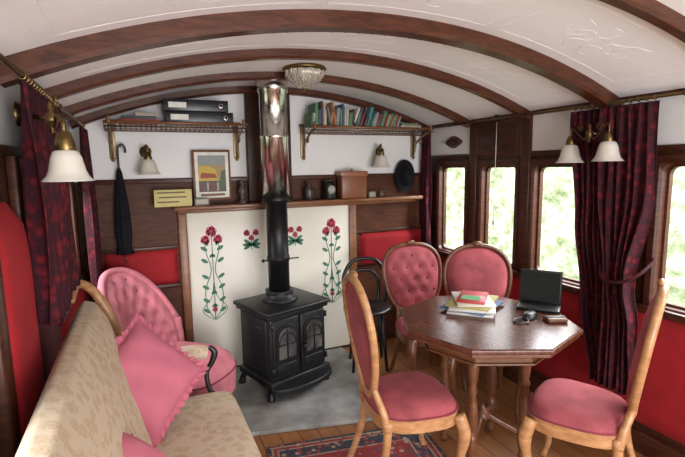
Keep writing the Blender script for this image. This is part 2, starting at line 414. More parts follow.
def motif_small(b,cx):
    y=B-.022
    b.tube([(cx,y,.93),(cx,y,1.05)],.003,GRN,5)
    rose(b,cx-.035,1.06,.025); rose(b,cx+.035,1.06,.025); rose(b,cx,1.02,.022)
    for a in (0,.6,pi,pi-.6,-.5,pi+.5): leaf(b,cx,.97,a,.07,.013)
motif_tall(b,.475); motif_small(b,.77); motif_small(b,1.12); motif_tall(b,1.43)
b.obj('rose_stencilled_fireplace_panel')
b=MB(); b.prism([(.42,2.50),(1.50,2.25),(1.50,B-.04),(.42,B-.04)],0,.025,STONE,.006); b.obj('hearth_slab')
RW,RL=.92,1.30
b=MB(); b.box((-RW/2,-RL/2,0),(RW/2,RL/2,.010),rug_m(RW,RL),.004); b.obj('persian_rug',loc=(.90,1.61,.001),rz=math.radians(-10))

# ------------------------------------------------------------ curtains
def curtain(name,x,zt,zb,f,folds,amp=.028,sgn=1):
    b=MB()
    def fn(u,v):
        z=zt+(zb-zt)*v; y0,y1=f(v); 
        y=y0+(y1-y0)*u
        a=amp*min(1,(.35+.65*v*2))
        dx_=a*math.sin(u*folds*2*pi+.6*math.sin(v*3))+.3*a*math.sin(u*folds*4.3*pi+1+v*2)
        return (x+dx_,y+.006*math.sin(v*9+u*20),z)
    b.surf(fn,folds*14,30,CURT); o=b.obj(name)
    md=o.modifiers.new('sol','SOLIDIFY'); md.thickness=.003
    return o
def lerp_keys(keys):
    def f(v):
        for i in range(len(keys)-1):
            a,c=keys[i],keys[i+1]
            if v<=c[0]:
                t=(v-a[0])/(c[0]-a[0]); t=t*t*(3-2*t)
                return (a[1]+(c[1]-a[1])*t,a[2]+(c[2]-a[2])*t)
        return keys[-1][1:]
    return f
curtain('curtain',R-.10,1.835,.34,lerp_keys([(0,1.66,1.89),(.4,1.64,1.83),(.7,1.60,1.76),(1,1.54,1.66)]),5)
curtain('curtain',R-.12,1.835,.34,lerp_keys([(0,1.40,1.70),(.3,1.39,1.68),(.58,1.47,1.62),(.62,1.47,1.61),(.75,1.43,1.60),(1,1.41,1.60)]),6)
curtain('curtain',R-.09,1.835,.85,lerp_keys([(0,3.27,3.40),(1,3.28,3.38)]),3,.02)
curtain('curtain',L+.085,1.81,1.065,lerp_keys([(0,1.62,2.34),(.5,1.63,2.30),(1,1.64,2.24)]),8,.03)
curtain('curtain',L+.10,1.80,.80,lerp_keys([(0,3.02,3.38),(1,3.08,3.36)]),5,.022)
b=MB(); b.tube(spl([(R-.02,1.42,1.06),(R-.13,1.43,.99),(R-.175,1.50,.94),(R-.17,1.60,.95),(R-.09,1.65,1.02),(R-.0,1.63,1.06)],8),.008,CURT,8); b.obj('curtain_tieback')
for nm,x,z,s_ in (('curtain_rod',R-.10,1.855,1),('curtain_rod',L+.085,1.83,-1)):
    b=MB(); b.tube([(x,.3,z),(x,B-.03,z)],.008,DBRASS,10)
    for y in (.6,1.30,2.38,3.0): b.tube([(x,y,z),(x+s_*.09,y,z+.012)],.006,DBRASS,8); b.ball((x,y,z),.012,DBRASS,8)
    ys=[1.43+k*.04 for k in range(12)] if s_>0 else [1.65+k*.045 for k in range(15)]
    for y in ys+[3.28+.03*k for k in range(4)]: 
        b.lathe([(.009,-.002),(.013,-.002),(.013,.002),(.009,.002)],(x,y,z-.002),DBRASS,12,'y',False)
    b.obj(nm)

# ------------------------------------------------------------ wall lamps
def shade(b,c,r=.072,h=.10):
    x,y,z=c
    prof=[(r*.34,h*.5),(r*.50,h*.44),(r*.62,h*.25),(r*.68,h*.05),(r*.74,-h*.15),(r*.84,-h*.33),(r*1.02,-h*.48),(r*1.06,-h*.5),(r*1.0,-h*.46),(r*.8,-h*.30),(r*.68,-h*.1),(r*.62,h*.05),(r*.5,h*.35),(r*.30,h*.47)]
    b.lathe(prof,c,OPAL,28,cap=False)
    b.lathe([(.004,.05),(.015,.045),(.022,.025),(.026,.0),(.022,-.008)],(x,y,z+h*.5),DBRASS,16)
    b.ball((x,y,z-h*.15),.022,OPAL,10)
def lamp(name,plate,hub,shades,n,k=1.0):
    b=MB(); P=Vector(plate); n=Vector(n); Hb=Vector(hub)
    ax='x' if abs(n.x)>.5 else 'y'; sg=n.x if ax=='x' else n.y
    b.lathe([(.001,.03*sg),(.02,.028*sg),(.032,.014*sg),(.04,.002*sg),(.04,0)],plate,DBRASS,20,ax)
    b.tube([P,Hb],.007,DBRASS,8); b.lathe([(.001,-.045),(.008,-.038),(.006,-.025),(.018,-.01),(.018,.01),(.007,.022),(.010,.04),(.001,.055)],hub,DBRASS,14)
    for s_ in shades:
        S=Vector(s_); out=S-Hb; out.z=0
        tz=S.z+.10*k
        b.tube(spl([Hb,Hb+out*.25+Vector((0,0,-.025)),Hb+out*.55+Vector((0,0,.0)),Vector((Hb.x+out.x*.85,Hb.y+out.y*.85,tz+.035)),Vector((S.x,S.y,tz+.03)),Vector((S.x,S.y,tz-.01))],8),.0055,DBRASS,8)
        c0=Hb+out*.5+Vector((0,0,.035))
        b.tube([c0+out.normalized()*(.022*(1-t/14)*math.cos(t*.8))+Vector((0,0,.022*(1-t/14)*math.sin(t*.8))) for t in range(11)],.0035,DBRASS,6)
        shade(b,s_,.072*k,.10*k)
    b.obj(name)
lamp('wall_lamp',(R,1.70,1.71),(2.21,1.715,1.70),[(2.235,1.85,1.60),(2.19,1.59,1.605)],(-1,0,0),1.0)
lamp('wall_lamp',(L+.04,1.77,1.73),(-.215,1.60,1.70),[(-.163,1.40,1.563)],(1,0,0),.82)
lamp('wall_lamp',(.07,B,1.67),(.07,B-.05,1.66),[(.08,B-.15,1.565)],(0,-1,0))
lamp('wall_lamp',(1.90,B,1.67),(1.87,B-.05,1.67),[(1.83,B-.15,1.585)],(0,-1,0))
b=MB(); zc=cz(.98); 
b.lathe([(.125,.0),(.135,-.012),(.125,-.022),(.11,-.026)],(.97,2.70,zc),DBRASS,32)
vs=[(.115,-.022),(.118,-.045),(.10,-.075),(.07,-.10),(.035,-.118),(.0,-.122)]
b.surf(lambda u,v:((lambda r,z:(.97+r*(1+.04*math.cos(24*pi*u))*math.cos(2*pi*u),2.70+r*(1+.04*math.cos(24*pi*u))*math.sin(2*pi*u),zc+z))(*vs[int(round(v*5))])),96,5,CUTG,cu=True)
b.lathe([(.001,-.14),(.012,-.13),(.010,-.118)],(.97,2.70,zc),DBRASS,12)
b.obj('ceiling_light')

# ------------------------------------------------------------ stove
b=MB()
w,d=.23,.19
b.box((-w,-d,.10),(w,d,.575),IRON,.02)
b.box((-w-.035,-d-.04,.575),(w+.035,d+.03,.605),IRON,.012)
b.box((-w-.02,-d-.02,.55),(w+.02,d+.015,.575),IRON,.008)
b.box((-w-.02,-d-.03,.085),(w+.02,d+.01,.13),IRON,.01)
b.prism([(w*math.cos(a)*1.12,-d-.02+.11*math.sin(a)) for a in [pi+pi*k/16 for k in range(17)]],.06,.10,IRON,.01)
for sx in (-1,1):
    for sy in (-1,1): b.tube(spl([(sx*.20,sy*.15,.11),(sx*.225,sy*.175,.06),(sx*.235,sy*.19,.0)],4),[.03,.02,.028],IRON,10)
SG=plain('stove_glass',(.10,.095,.09),.10,.3,var=.6,nscale=8)
for s_ in (-1,1):
    cx=s_*.112; y=-d
    b.box((cx-.106,y-.018,.15),(cx+.106,y,.54),IRON,.008)
    def arch(wd,z0,z1,n=10):
        pts=[(cx-wd,z0),(cx+wd,z0)]
        for k in range(n+1):
            a=pi*k/n; pts.append((cx+wd*math.cos(a),z1+wd*.75*math.sin(a)))
        return pts
    b.prism(arch(.085,.26,.44),y-.028,y-.015,IRON,.004,'y')
    b.prism(arch(.068,.275,.43),y-.031,y-.027,SG,0,'y')
    b.box((cx-.005,y-.036,.275),(cx+.005,y-.028,.475),IRON,.002)
    b.box((cx-.068,y-.036,.365),(cx+.068,y-.028,.375),IRON,.002)
    for t in (-1,1):
        b.tube(spl([(cx+t*.068,y-.033,.375),(cx+t*.045,y-.033,.43),(cx,y-.033,.455)],5),.005,IRON,6)
    b.box((cx-.08,y-.024,.175),(cx+.08,y-.014,.235),IRON,.006)
    for z in (.2,.5): b.tube([(s_*.222,y-.02,z-.02),(s_*.222,y-.02,z+.02)],.009,IRON,8)
b.tube([(.0,-d-.02,.33),(.0,-d-.05,.33)],.005,IRON,8); b.lathe([(.009,-.025),(.012,0),(.009,.025)],(.02,-d-.055,.33),IRON,10,'x')
for s_ in (-1,1):
    b.box((s_*w-.006,-d+.04,.17),(s_*w+.008,d-.04,.53),IRON,.006)
    b.box((s_*w-.008,-d+.08,.22),(s_*w+.014,d-.08,.48),IRON,.008)
b.lathe([(.13,.60),(.125,.62),(.10,.63),(.095,.66),(.10,.675),(.092,.675)],(0,0.02,0),IRON,28)
b.obj('wood_stove',loc=(.875,3.03,.025),rz=math.radians(18))
fx,fy=.868,3.05
b=MB()
b.lathe([(.074,.70),(.074,.90),(.080,.905),(.080,.94),(.074,.945),(.074,1.31),(.10,1.315),(.10,1.35),(.09,1.355)],(fx,fy,0),PIPE,32)
b.lathe([(.092,1.35),(.092,1.74),(.096,1.745),(.096,1.765),(.092,1.77),(.092,2.04),(.10,2.045),(.10,2.13)],(fx,fy,0),STEEL,40)
b.tube([(fx-.12,fy-.09,.93),(fx+.12,fy-.09,.93)],.005,PIPE,8); b.ball((fx-.13,fy-.09,.93),.012,PIPE,8)
b.obj('flue_pipe')

def tuft(x,z,sx,sz):
    best=9
    i0=round(x/sx); 
    for j in range(round(z/sz)-1,round(z/sz)+2):
        off=.5*(j%2)
        for i in range(i0-2,i0+3):
            dx_=(x-(i+off)*sx)/sx; dz_=(z-j*sz)/sz
            best=min(best,dx_*dx_+dz_*dz_*.6)
    return min(1,math.sqrt(best)/.45)**.7
# ------------------------------------------------------------ dining chairs
def dining_chair(name,loc,deg,tufted=False,seatw=.23,bw=.195,bh=.29,zc=.76,fat=.018,wd=W_CH,ez=1.0,lean=.13,waist=.16):
    b=MB()
    def outl(a,k=1.0):
        c,s=math.cos(a),math.sin(a)
        y=.205*math.copysign(abs(s)**.65,s); wv=seatw-.035*(y+.2)/.4
        return (k*wv*math.copysign(abs(c)**.65,c),k*y)
    b.surf(lambda u,v:(*outl(2*pi*u,1.0),[.355,.42][int(v)] if v in(0,1) else .39),40,2,wd,cu=True)
    b.surf(lambda u,v:(*outl(2*pi*u,v),.357),40,1,wd,cu=True)
    b.surf(lambda u,v:(*outl(2*pi*u,v),.415+.062*max(0,1-v**5)**.5),40,12,PINK,cu=True)
    b.tube([(*outl(2*pi*k/40,1.0),.42) for k in range(40)],.005,BTN,6,closed=True)
    for s in (-1,1):
        b.tube(spl([(s*.195,-.165,.40),(s*.213,-.185,.31),(s*.20,-.175,.20),(s*.188,-.165,.10),(s*.195,-.18,.03),(s*.20,-.19,.0)],5),[.030,.031,.021,.016,.015,.022],wd,10)
        b.tube(spl([(s*.155,.17,.40),(s*.155,.185,.25),(s*.165,.23,.10),(s*.175,.27,0)],5),[.022,.019,.016,.017],wd,8)
    def yb(z): return .185+.02+lean*max(0,(z-.44)/.6)**1.25
    def loop(phi,k=1.0):
        c,s=math.cos(phi),math.sin(phi)
        if ez!=1.0: c=math.copysign(abs(c)**ez,c); s=math.copysign(abs(s)**ez,s)
        z=zc+bh*k*c; x=bw*k*s*(1+waist*c)
        return Vector((x,yb(z),z))
    b.tube([loop(2*pi*k/56) for k in range(56)],fat,wd,10,closed=True)
    b.ball(loop(0)+Vector((0,-.01,.012)),.028,wd,10,(1.3,.6,.7))
    for s in (-1,1):
        e=loop(pi-s*.75)
        b.tube(spl([(s*.155,.175,.36),(s*.145,.19,.44),e+Vector((0,0,-.01)),loop(pi-s*1.1)],6),[.022,.018,.016,.014],wd,8)
    def pad(u,v,side):
        phi=2*pi*u; p=loop(phi,.93*v)
        h=.04*max(0,1-v**4)**.5
        if tufted and side<0: h*=.45+.55*tuft(p.x,p.z-zc,.105,.085)
        return (p.x,p.y+side*h*(1 if side<0 else .35),p.z)
    b.surf(lambda u,v:pad(u,v,-1),48,22 if tufted else 10,PINK,cu=True)
    b.surf(lambda u,v:pad(u,v,1),48,6,PINK,cu=True)
    b.tube([loop(2*pi*k/56,.93) for k in range(56)],.005,BTN,6,closed=True)
    if tufted:
        for j in range(-2,3):
            for i in range(-2,3):
                x=(i+.5*(j%2))*.105; z=zc+j*.085
                if (x/bw)**2+((z-zc)/bh)**2<.62: b.ball((x,yb(z)-.022,z),.009,BTN,8)
    return b.obj(name,loc=loc,rz=math.radians(deg))
dining_chair('dining_chair',(1.15,1.81,0),83,bw=.165,bh=.285,lean=.08,waist=.25)
dining_chair('dining_chair',(1.815,1.38,0),209,bw=.19,lean=.08,waist=.2,zc=.75)
dining_chair('dining_chair',(1.815,2.60,0),-8,True,seatw=.24,bw=.225,bh=.25,fat=.015,zc=.71,wd=W_TABE,ez=.8)
dining_chair('dining_chair',(1.945,2.19,0),-32,False,bw=.215,bh=.25,zc=.745,fat=.014,wd=W_TABE,ez=.9)
b=MB()
b.lathe([(.001,.44),(.17,.44),(.185,.45),(.185,.465),(.17,.475),(.001,.47)],(0,0,0),W_BLK,28)
for a in (45,135,225,315):
    c,s=math.cos(math.radians(a)),math.sin(math.radians(a)); b.tube([(c*.13,s*.13,.45),(c*.18,s*.18,0)],[.015,.012],W_BLK,8)
for k,(ww,hh) in enumerate([(.17,.34),(.11,.25)]):
    b.tube(spl([(-ww*.85,.13,.46),(-ww,.16,.46+hh*.55),(-ww*.6,.18,.46+hh*.93),(0,.185,.46+hh),(ww*.6,.18,.46+hh*.93),(ww,.16,.46+hh*.55),(ww*.85,.13,.46)],8),.015,W_BLK,8)
b.obj('bentwood_chair',loc=(1.54,3.00,0.0251),rz=math.radians(-20))

# ------------------------------------------------------------ table
b=MB(); TX,TY=1.62,1.81
oc=lambda r,o=-3:[(r*math.cos(math.radians(45*k+o)),r*math.sin(math.radians(45*k+o))) for k in range(8)]
b.prism(oc(.46),.722,.75,W_TAB,.009); b.prism(oc(.445),.705,.722,W_TABE,.004); b.prism(oc(.34),.64,.706,W_TABE,.004)
b.prism(oc(.355),.632,.642,W_TABE,.003)
LR=.21
for a in (35,125,215,305):
    c,s=math.cos(math.radians(a)),math.sin(math.radians(a)); r=LR
    b.lathe([(.020,0),(.026,.02),(.020,.05),(.016,.07),(.026,.09),(.030,.12),(.030,.18),(.024,.20),(.016,.22),(.024,.24),(.029,.30),(.024,.38),(.017,.42),(.026,.44),(.017,.46),(.024,.50),(.028,.55),(.030,.64)],(c*r,s*r,0),W_TABE,16)
for a in (35,125):
    c,s=math.cos(math.radians(a)),math.sin(math.radians(a)); r=LR
    b.tube(spl([(c*r,s*r,.15),(c*r*.5,s*r*.5,.18),(0,0,.21),(-c*r*.5,-s*r*.5,.18),(-c*r,-s*r,.15)],5),.015,W_TABE,8)
b.lathe([(.001,.18),(.04,.19),(.045,.21),(.03,.235),(.012,.25),(.001,.275)],(0,0,0),W_TABE,16)
b.obj('octagonal_table',loc=(TX,TY,0))
b=MB(); z=0
for (w_,l_,t_,a_,c_) in [(.24,.33,.012,10,(.60,.58,.55)),(.25,.32,.008,-8,(.12,.17,.28)),(.24,.33,.012,14,(.62,.60,.56)),(.23,.30,.009,2,(.36,.32,.10)),(.20,.27,.010,25,(.62,.58,.52)),(.15,.22,.012,8,(.42,.04,.04))]:
    b.box((-w_/2,-l_/2,z),(w_/2,l_/2,z+t_),col(c_,.4),.001,1,Matrix.Rotation(math.radians(a_),4,'Z')); z+=t_+.0005
b.box((-.05,-.08,z),(.05,.0,z+.001),col((.08,.32,.12)),0,1,Matrix.Rotation(math.radians(8),4,'Z'))
b.obj('magazine_stack',loc=(1.68,1.98,.751),rz=math.radians(-55))
b=MB(); b.box((-.11,-.07,0),(.11,.07,.016),BLACK,.004)
b.box((-.10,-.06,.016),(.10,.01,.018),col((.03,.03,.03),.5))
b.M=Matrix.Translation((0,.07,.014))@Matrix.Rotation(math.radians(-10),4,'X')
b.box((-.11,-.006,0),(.11,.006,.185),BLACK,.004); b.box((-.10,-.008,.015),(.10,-.006,.173),plain('dark_screen',(.006,.007,.008),.3,spec=.25))
b.obj('laptop',loc=(1.99,1.80,.751),rz=math.radians(-52))
b=MB(); b.surf(lambda u,v:((v*.06*math.cos(2*pi*u)),(v*.035*math.sin(2*pi*u)),.003+.028*max(0,1-v**4)**.5),24,8,BLACK,cu=True); b.surf(lambda u,v:((v*.06*math.cos(2*pi*u)),(v*.035*math.sin(2*pi*u)),0.0),24,2,BLACK,cu=True)
b.tube(spl([(-.05,0,.01),(-.10,-.03,.006),(-.14,.01,.006),(-.11,.04,.006),(-.06,.02,.01)],6),.005,BLACK,6)
b.obj('camera_pouch',loc=(1.83,1.71,.751),rz=.4)
b=MB(); b.box((-.05,-.035,0),(.05,.035,.022),col((.16,.07,.04),.4),.006); b.box((-.05,-.01,.022),(.05,.01,.026),BLACK,.002); b.obj('leather_wallet',loc=(1.90,1.61,.751),rz=-.4)

# ------------------------------------------------------------ sofa
b=MB()
b.box((-.22,.62,.10),(.33,2.24,.20),W_CH,.015)
for y in (.7,2.16):
    for x in (-.18,.29): b.lathe([(.02,0),(.03,.03),(.02,.06),(.028,.1)],(x,y,0),W_CH,12)
def seat(u,v):
    e=.5+.5*(1-abs(2*v-1)**16)
    a=2*pi*u; c,s=math.cos(a),math.sin(a)
    x=.155+.225*math.copysign(abs(c)**.35,c)*(.9+.1*e); z=.325+.135*math.copysign(abs(s)**.4,s)*e+.012*(1 if s>0 else 0)*math.sin(pi*v)
    return (x,.60+v*1.70,z)
b.surf(seat,40,40,SOFA,cu=True)
def back(u,v):
    f=max(0,1-abs(2*v-1)**10); e=.72+.28*f
    sec=[(.0,.30),(-.01,.46),(-.05,.62),(-.10,.78),(-.15,.93),(-.19,1.0),(-.235,1.015),(-.262,.98),(-.268,.85),(-.268,.6),(-.268,.30),(-.14,.28)]
    t=u*len(sec); i=int(t)%len(sec); j=(i+1)%len(sec); k=t-int(t)
    p=(sec[i][0]*(1-k)+sec[j][0]*k,sec[i][1]*(1-k)+sec[j][1]*k)
    yy=.62+v*1.68
    x=-.268+(p[0]+.268)*(.45+.55*f**.5); z=.28+(p[1]-.28)*(.86+.14*f**.7)
    return (x,yy,z)
b.surf(back,48,48,SOFA,cu=True)
b.surf(lambda u,v:tuple(Vector(back(u,1))*(1-v)+Vector((-.22,2.31,.6))*v),48,2,SOFA,cu=True)
b.surf(lambda u,v:tuple(Vector(back(u,0))*(1-v)+Vector((-.22,.61,.6))*v),48,2,SOFA,cu=True)
b.surf(lambda u,v:tuple(Vector(seat(u,1))*(1-v)+Vector((.155,2.305,.33))*v),40,2,SOFA,cu=True)
b.tube(spl([(-.275,2.10,1.02),(-.27,2.28,1.05),(-.22,2.35,1.0),(-.16,2.35,.88),(-.11,2.34,.74),(-.06,2.33,.64),(-.02,2.32,.50),(-.02,2.31,.25)],8),[.012,.02,.022,.022,.02,.016],W_CH,10)
b.tube(spl([(-.08,2.36,.66),(.02,2.37,.63),(.12,2.375,.615),(.22,2.37,.61),(.275,2.365,.60)],6),[.03,.035,.038,.038,.032],SOFA,14)
b.tube(spl([(.285,2.365,.63),(.31,2.36,.60),(.295,2.355,.55),(.265,2.35,.50),(.27,2.335,.42),(.30,2.32,.37),(.30,2.32,.30),(.28,2.30,.15)],6),[.012,.017,.015,.012,.012,.015,.016,.018],W_BLK,10)
o=b.obj('sofa')

def cushion(name,loc,rot,s=.40,th=.075,mat=PINKC):
    b=MB(); h=s/2
    def pil(u,v,sg):
        x=2*u-1; y=2*v-1
        e=max(0,(1-abs(x)**3.0)*(1-abs(y)**3.0))**.55
        pin=1-.08*(x*x)*(1-y*y); pin2=1-.08*(y*y)*(1-x*x)
        return (x*h*pin,y*h*pin2,sg*th*e+.004*math.sin(9*x+4*y)*e)
    b.surf(lambda u,v:pil(u,v,1),28,28,mat); b.surf(lambda u,v:pil(u,v,-1),28,28,mat)
    per=[]; n=60
    for (x0,y0,x1,y1) in [(-1,-1,1,-1),(1,-1,1,1),(1,1,-1,1),(-1,1,-1,-1)]:
        for k in range(n):
            t=k/n; per.append((x0+(x1-x0)*t,y0+(y1-y0)*t))
    M_=len(per)
    def rf(u,v):
        i=int(round(u*M_))%M_; x,y=per[i]
        px,py,_=pil((x+1)/2,(y+1)/2,0)
        l=math.hypot(px,py); k=1+v*.025/l*(1+.25*math.sin(i*1.3))
        return (px*k,py*k,v*.012*math.sin(i*1.05))
    b.surf(rf,M_,2,mat,cu=True)
    o=b.obj(name,loc=loc); o.rotation_euler=rot; return o
def basis(xa,ya):
    x=Vector(xa).normalized(); n=x.cross(Vector(ya)).normalized(); y=n.cross(x)
    return Matrix((x,y,n)).transposed().to_euler()
def facing(nrm,spin):
    n=Vector(nrm).normalized(); up=Vector((0,0,1)); x=up.cross(n).normalized(); y=n.cross(x)
    c,s=math.cos(spin),math.sin(spin)
    return basis(x*c+y*s,-x*s+y*c)
cushion('throw_cushion',(-.02,1.98,.69),facing((.36,-.70,.50),math.radians(33)),s=.37)
cushion('throw_cushion',(-.035,1.33,.59),facing((.75,-.2,.65),math.radians(12)))

# ------------------------------------------------------------ armchair
b=MB()
def aseat(u,v):
    a=2*pi*u; c,s=math.cos(a),math.sin(a)
    return .26*math.copysign(abs(c)**.7,c)*v, -.09+.34*math.copysign(abs(s)**.7,s)*v
b.surf(lambda u,v:(*aseat(u,v),.34+.10*max(0,1-v**6)**.5),40,12,PINKA,cu=True)
b.surf(lambda u,v:(*aseat(u,1.0-.02*v),.34-.14*v),40,3,PINKA,cu=True)
b.surf(lambda u,v:(*aseat(u,v*.98),.20),40,1,W_BLK,cu=True)
b.tube([(*aseat(k/40,1.0),.34) for k in range(40)],.006,BTN,6,closed=True)
def top(t): return .92-.36*abs(t)**2.4
def abk(u,v,side):
    t=2*u-1; a=t*1.2; z=.30+(top(t)-.30)*v
    r=.25+.03*v
    lean=.10*v*v
    nx,ny=math.sin(a),math.cos(a)
    bul=1-(2*v-1)**6
    if side<0:
        s_=a*.27; h=.03*bul+.03*(tuft(s_,z-.62,.10,.080))*bul
        rr=r-h
    else: rr=r+.035*max(0,bul)**.5
    return (rr*nx,-.03+rr*ny+lean*abs(ny),z)
b.surf(lambda u,v:abk(u,v,-1),72,36,PINKA); b.surf(lambda u,v:abk(u,v,1),40,14,PINKA)
rim=[tuple((Vector(abk(k/48,1,-1))+Vector(abk(k/48,1,1)))/2) for k in range(49)]
b.tube(rim,.022,PINKA,10)
for e in (0,1):
    b.tube([tuple((Vector(abk(e,k/12,-1))+Vector(abk(e,k/12,1)))/2) for k in range(13)],.03,PINKA,10)
for j in range(-3,4):
    for i in range(-4,5):
        s_=(i+.5*(j%2))*.10; z=.62+j*.080; a=s_/.27; t=a/1.2
        if abs(t)<.92 and .40<z<top(t)-.04:
            v=(z-.30)/(top(t)-.30); p=abk((t+1)/2,v,-1); b.ball(p,.010,BTN,8)
for sx in (-1,1):
    b.lathe([(.012,0),(.02,.015),(.014,.04),(.024,.09),(.017,.12),(.03,.16),(.032,.22)],(sx*.20,-.31,0),W_BLK,14)
    b.tube([(sx*.18,.13,.22),(sx*.20,.20,0)],[.022,.014],W_BLK,8)
b.obj('tufted_armchair',loc=(.085,2.90,0.001),rz=math.radians(48))

# ------------------------------------------------------------ luggage racks
NET=plain('rack_netting',(.16,.07,.05),.8)
def rack(x0,x1):
    b=MB(); y0=B-.27; z=1.83; yb_=B-.008
    b.tube([(x0,y0,z+.012),(x1,y0,z+.012)],.009,W_MANT,8); b.tube([(x0,B-.02,z+.04),(x1,B-.02,z+.04)],.009,DBRASS,8); b.tube([(x0,y0,z-.012),(x1,y0,z-.012)],.004,DBRASS,8)
    n=int((x1-x0)/.03)
    for i in range(n+1):
        x=x0+(x1-x0)*i/n
        b.tube([(x,y0,z+.01),(x,B-.14,z-.035),(x,B-.02,z+.03)],.0022,NET,4)
    for j in range(1,6):
        t=j/6; zz=z+.01-.045*math.sin(pi*t)
        b.tube([(x0,y0+t*.25,zz),(x1,y0+t*.25,zz)],.0022,NET,4)
    for x in (x0+.03,x1-.03):
        b.tube(spl([(x,y0-.005,z+.03),(x,y0,z),(x,B-.14,z-.05),(x,B-.06,z-.10),(x,yb_-.01,z-.20)],6),.008,BRK,8)
        b.tube(spl([(x,yb_-.01,z-.20),(x,B-.05,z-.14),(x,B-.05,z-.06),(x,yb_-.01,z+.02)],6),.006,BRK,8)
        b.tube([(x,B-.12+.03*math.cos(t*.7)*(1-t/16),z-.05+.03*math.sin(t*.7)*(1-t/16)-.03) for t in range(12)],.005,BRK,6)
        b.ball((x,y0-.006,z+.035),.012,BRK,8); b.ball((x,yb_-.015,z-.215),.014,BRK,8)
        b.box((x-.02,B-.01,z-.21),(x+.02,B-.001,z+.05),BRK,.003)
    b.obj('luggage_rack')
rack(-.16,.72); rack(1.18,2.25)
for k,(x0,x1,z0) in enumerate([(.20,.63,1.846),(.19,.60,1.923)]):
    b=MB(); b.box((x0,B-.25,z0),(x1,B-.03,z0+.075),BLACK,.004)
    b.box((x0+.03,B-.2525,z0+.02),(x0+.14,B-.25,z0+.055),WHITEP); b.lathe([(.010,-.002),(.016,-.002),(.016,.002),(.010,.002)],(x1-.05,B-.252,z0+.038),STEEL,14,'y',False)
    b.obj('box_file')
b=MB(); b.box((-.08,B-.24,1.845),(.16,B-.05,1.865),col((.30,.06,.05)),.003);b.box((-.06,B-.23,1.866),(.14,B-.06,1.885),col((.06,.06,.07)),.003);b.box((.02,B-.22,1.886),(.15,B-.08,1.91),col((.35,.3,.25)),.003); b.obj('book_pile')
b=MB(); x=1.20; pal=[(.25,.04,.04),(.06,.10,.20),(.45,.40,.3),(.08,.18,.10),(.38,.16,.07),(.06,.05,.05),(.25,.25,.27),(.10,.20,.12),(.55,.5,.42),(.06,.20,.23),(.12,.06,.04)]
while x<1.95:
    t=random.uniform(.008,.026); h=min(random.uniform(.09,.19),cz(x+.03)-1.85-.02-.05); an=math.radians(random.choice([0,0,3,6,-8,-14]) if x<1.55 else random.choice([16,19,22]))
    b.box((x,B-.24,1.845),(x+t,B-.08,1.845+h),col(random.choice(pal)),.002,1,Matrix.Rotation(an,4,'Y')); x+=t+.004
b.box((1.97,B-.23,1.845),(2.16,B-.07,1.87),col((.45,.4,.32)),.002); b.box((1.98,B-.22,1.871),(2.14,B-.08,1.89),col((.12,.16,.1)),.002)
b.obj('row_of_books')

# ------------------------------------------------------------ back wall objects
b=MB(); y=B-.05; fw=.016; x0,x1,z0,z1=.365,.63,1.325,1.68
b.box((x0,y-.012,z0),(x1,y,z1),col((.16,.06,.025),.3),.003)
b.box((x0+fw,y-.015,z0+fw),(x1-fw,y-.011,z1-fw),WHITEP); x0+=fw;x1-=fw;z0+=fw;z1-=fw;y-=.016; m=.022
b.box((x0+m,y-.001,z0+m+.02),(x1-m,y+.001,z1-m),col((.36,.26,.12)))
b.box((x0+m,y-.002,z0+m+.02),(x1-m,y,z0+.12),col((.10,.09,.08)))
b.box((x0+m,y-.002,z1-.09),(x1-m,y,z1-m),col((.25,.28,.26)))
b.prism([(x0+m,z0+.12),(x1-m-.05,z0+.12),(x1-m-.07,z0+.20),(x0+m+.06,z0+.23),(x0+m,z0+.22)],y-.0025,y-.001,col((.55,.38,.06)),0,'y')
b.prism([(x0+m+.01,z0+.14),(x1-m-.06,z0+.14),(x1-m-.075,z0+.17),(x0+m+.02,z0+.18)],y-.0035,y-.002,col((.30,.07,.03)),0,'y')
b.prism([(x1-m-.05,z0+.08),(x1-m,z0+.07),(x1-m,z0+.20),(x1-m-.03,z0+.19)],y-.0035,y-.001,col((.08,.12,.07)),0,'y')
for k in range(4):
    fx_=x0+m+.02+k*.035; b.box((fx_,y-.004,z0+.05),(fx_+.012,y-.002,z0+.10+.01*(k%2)),col((.45,.35,.25) if k%2 else (.25,.05,.04)))
b.box((x0+m+.01,y-.002,z0+.012),(x1-m-.01,y,z0+.030),col((.2,.1,.06)))
b.obj('framed_railway_poster')
b=MB(); b.box((.10,B-.12,1.293),(.345,B-.105,1.41),col((.60,.50,.20)),.003)
for k,(a,c) in enumerate([(.02,.2),(.03,.21),(.02,.16)]): b.box((.10+a,B-.122,1.385-k*.032),(.10+c,B-.12,1.395-k*.032),col((.12,.10,.05)))
b.obj('yellow_sign')
b=MB(); b.box((.36,B-.13,1.293),(.46,B-.115,1.345),col((.18,.17,.15)),.002); b.box((.37,B-.132,1.303),(.45,B-.13,1.335),col((.45,.42,.36))); b.obj('name_plaque')
b=MB(); b.box((1.48,B-.14,1.293),(1.70,B-.04,1.49),col((.22,.075,.035),.35),.008); b.box((1.47,B-.145,1.47),(1.71,B-.035,1.51),col((.27,.10,.05),.35),.006)
b.lathe([(.006,0),(.014,.01),(.014,.02),(.004,.026)],(1.59,B-.09,1.508),BRASS,12); b.obj('wooden_tea_caddy')
b=MB(); b.lathe([(.03,0),(.033,.01),(.012,.03),(.02,.06),(.028,.09),(.02,.115),(.008,.13),(.018,.15),(.001,.17)],(.70,B-.1,1.293),col((.08,.06,.06),.3),16); b.obj('candlestick_figurine')
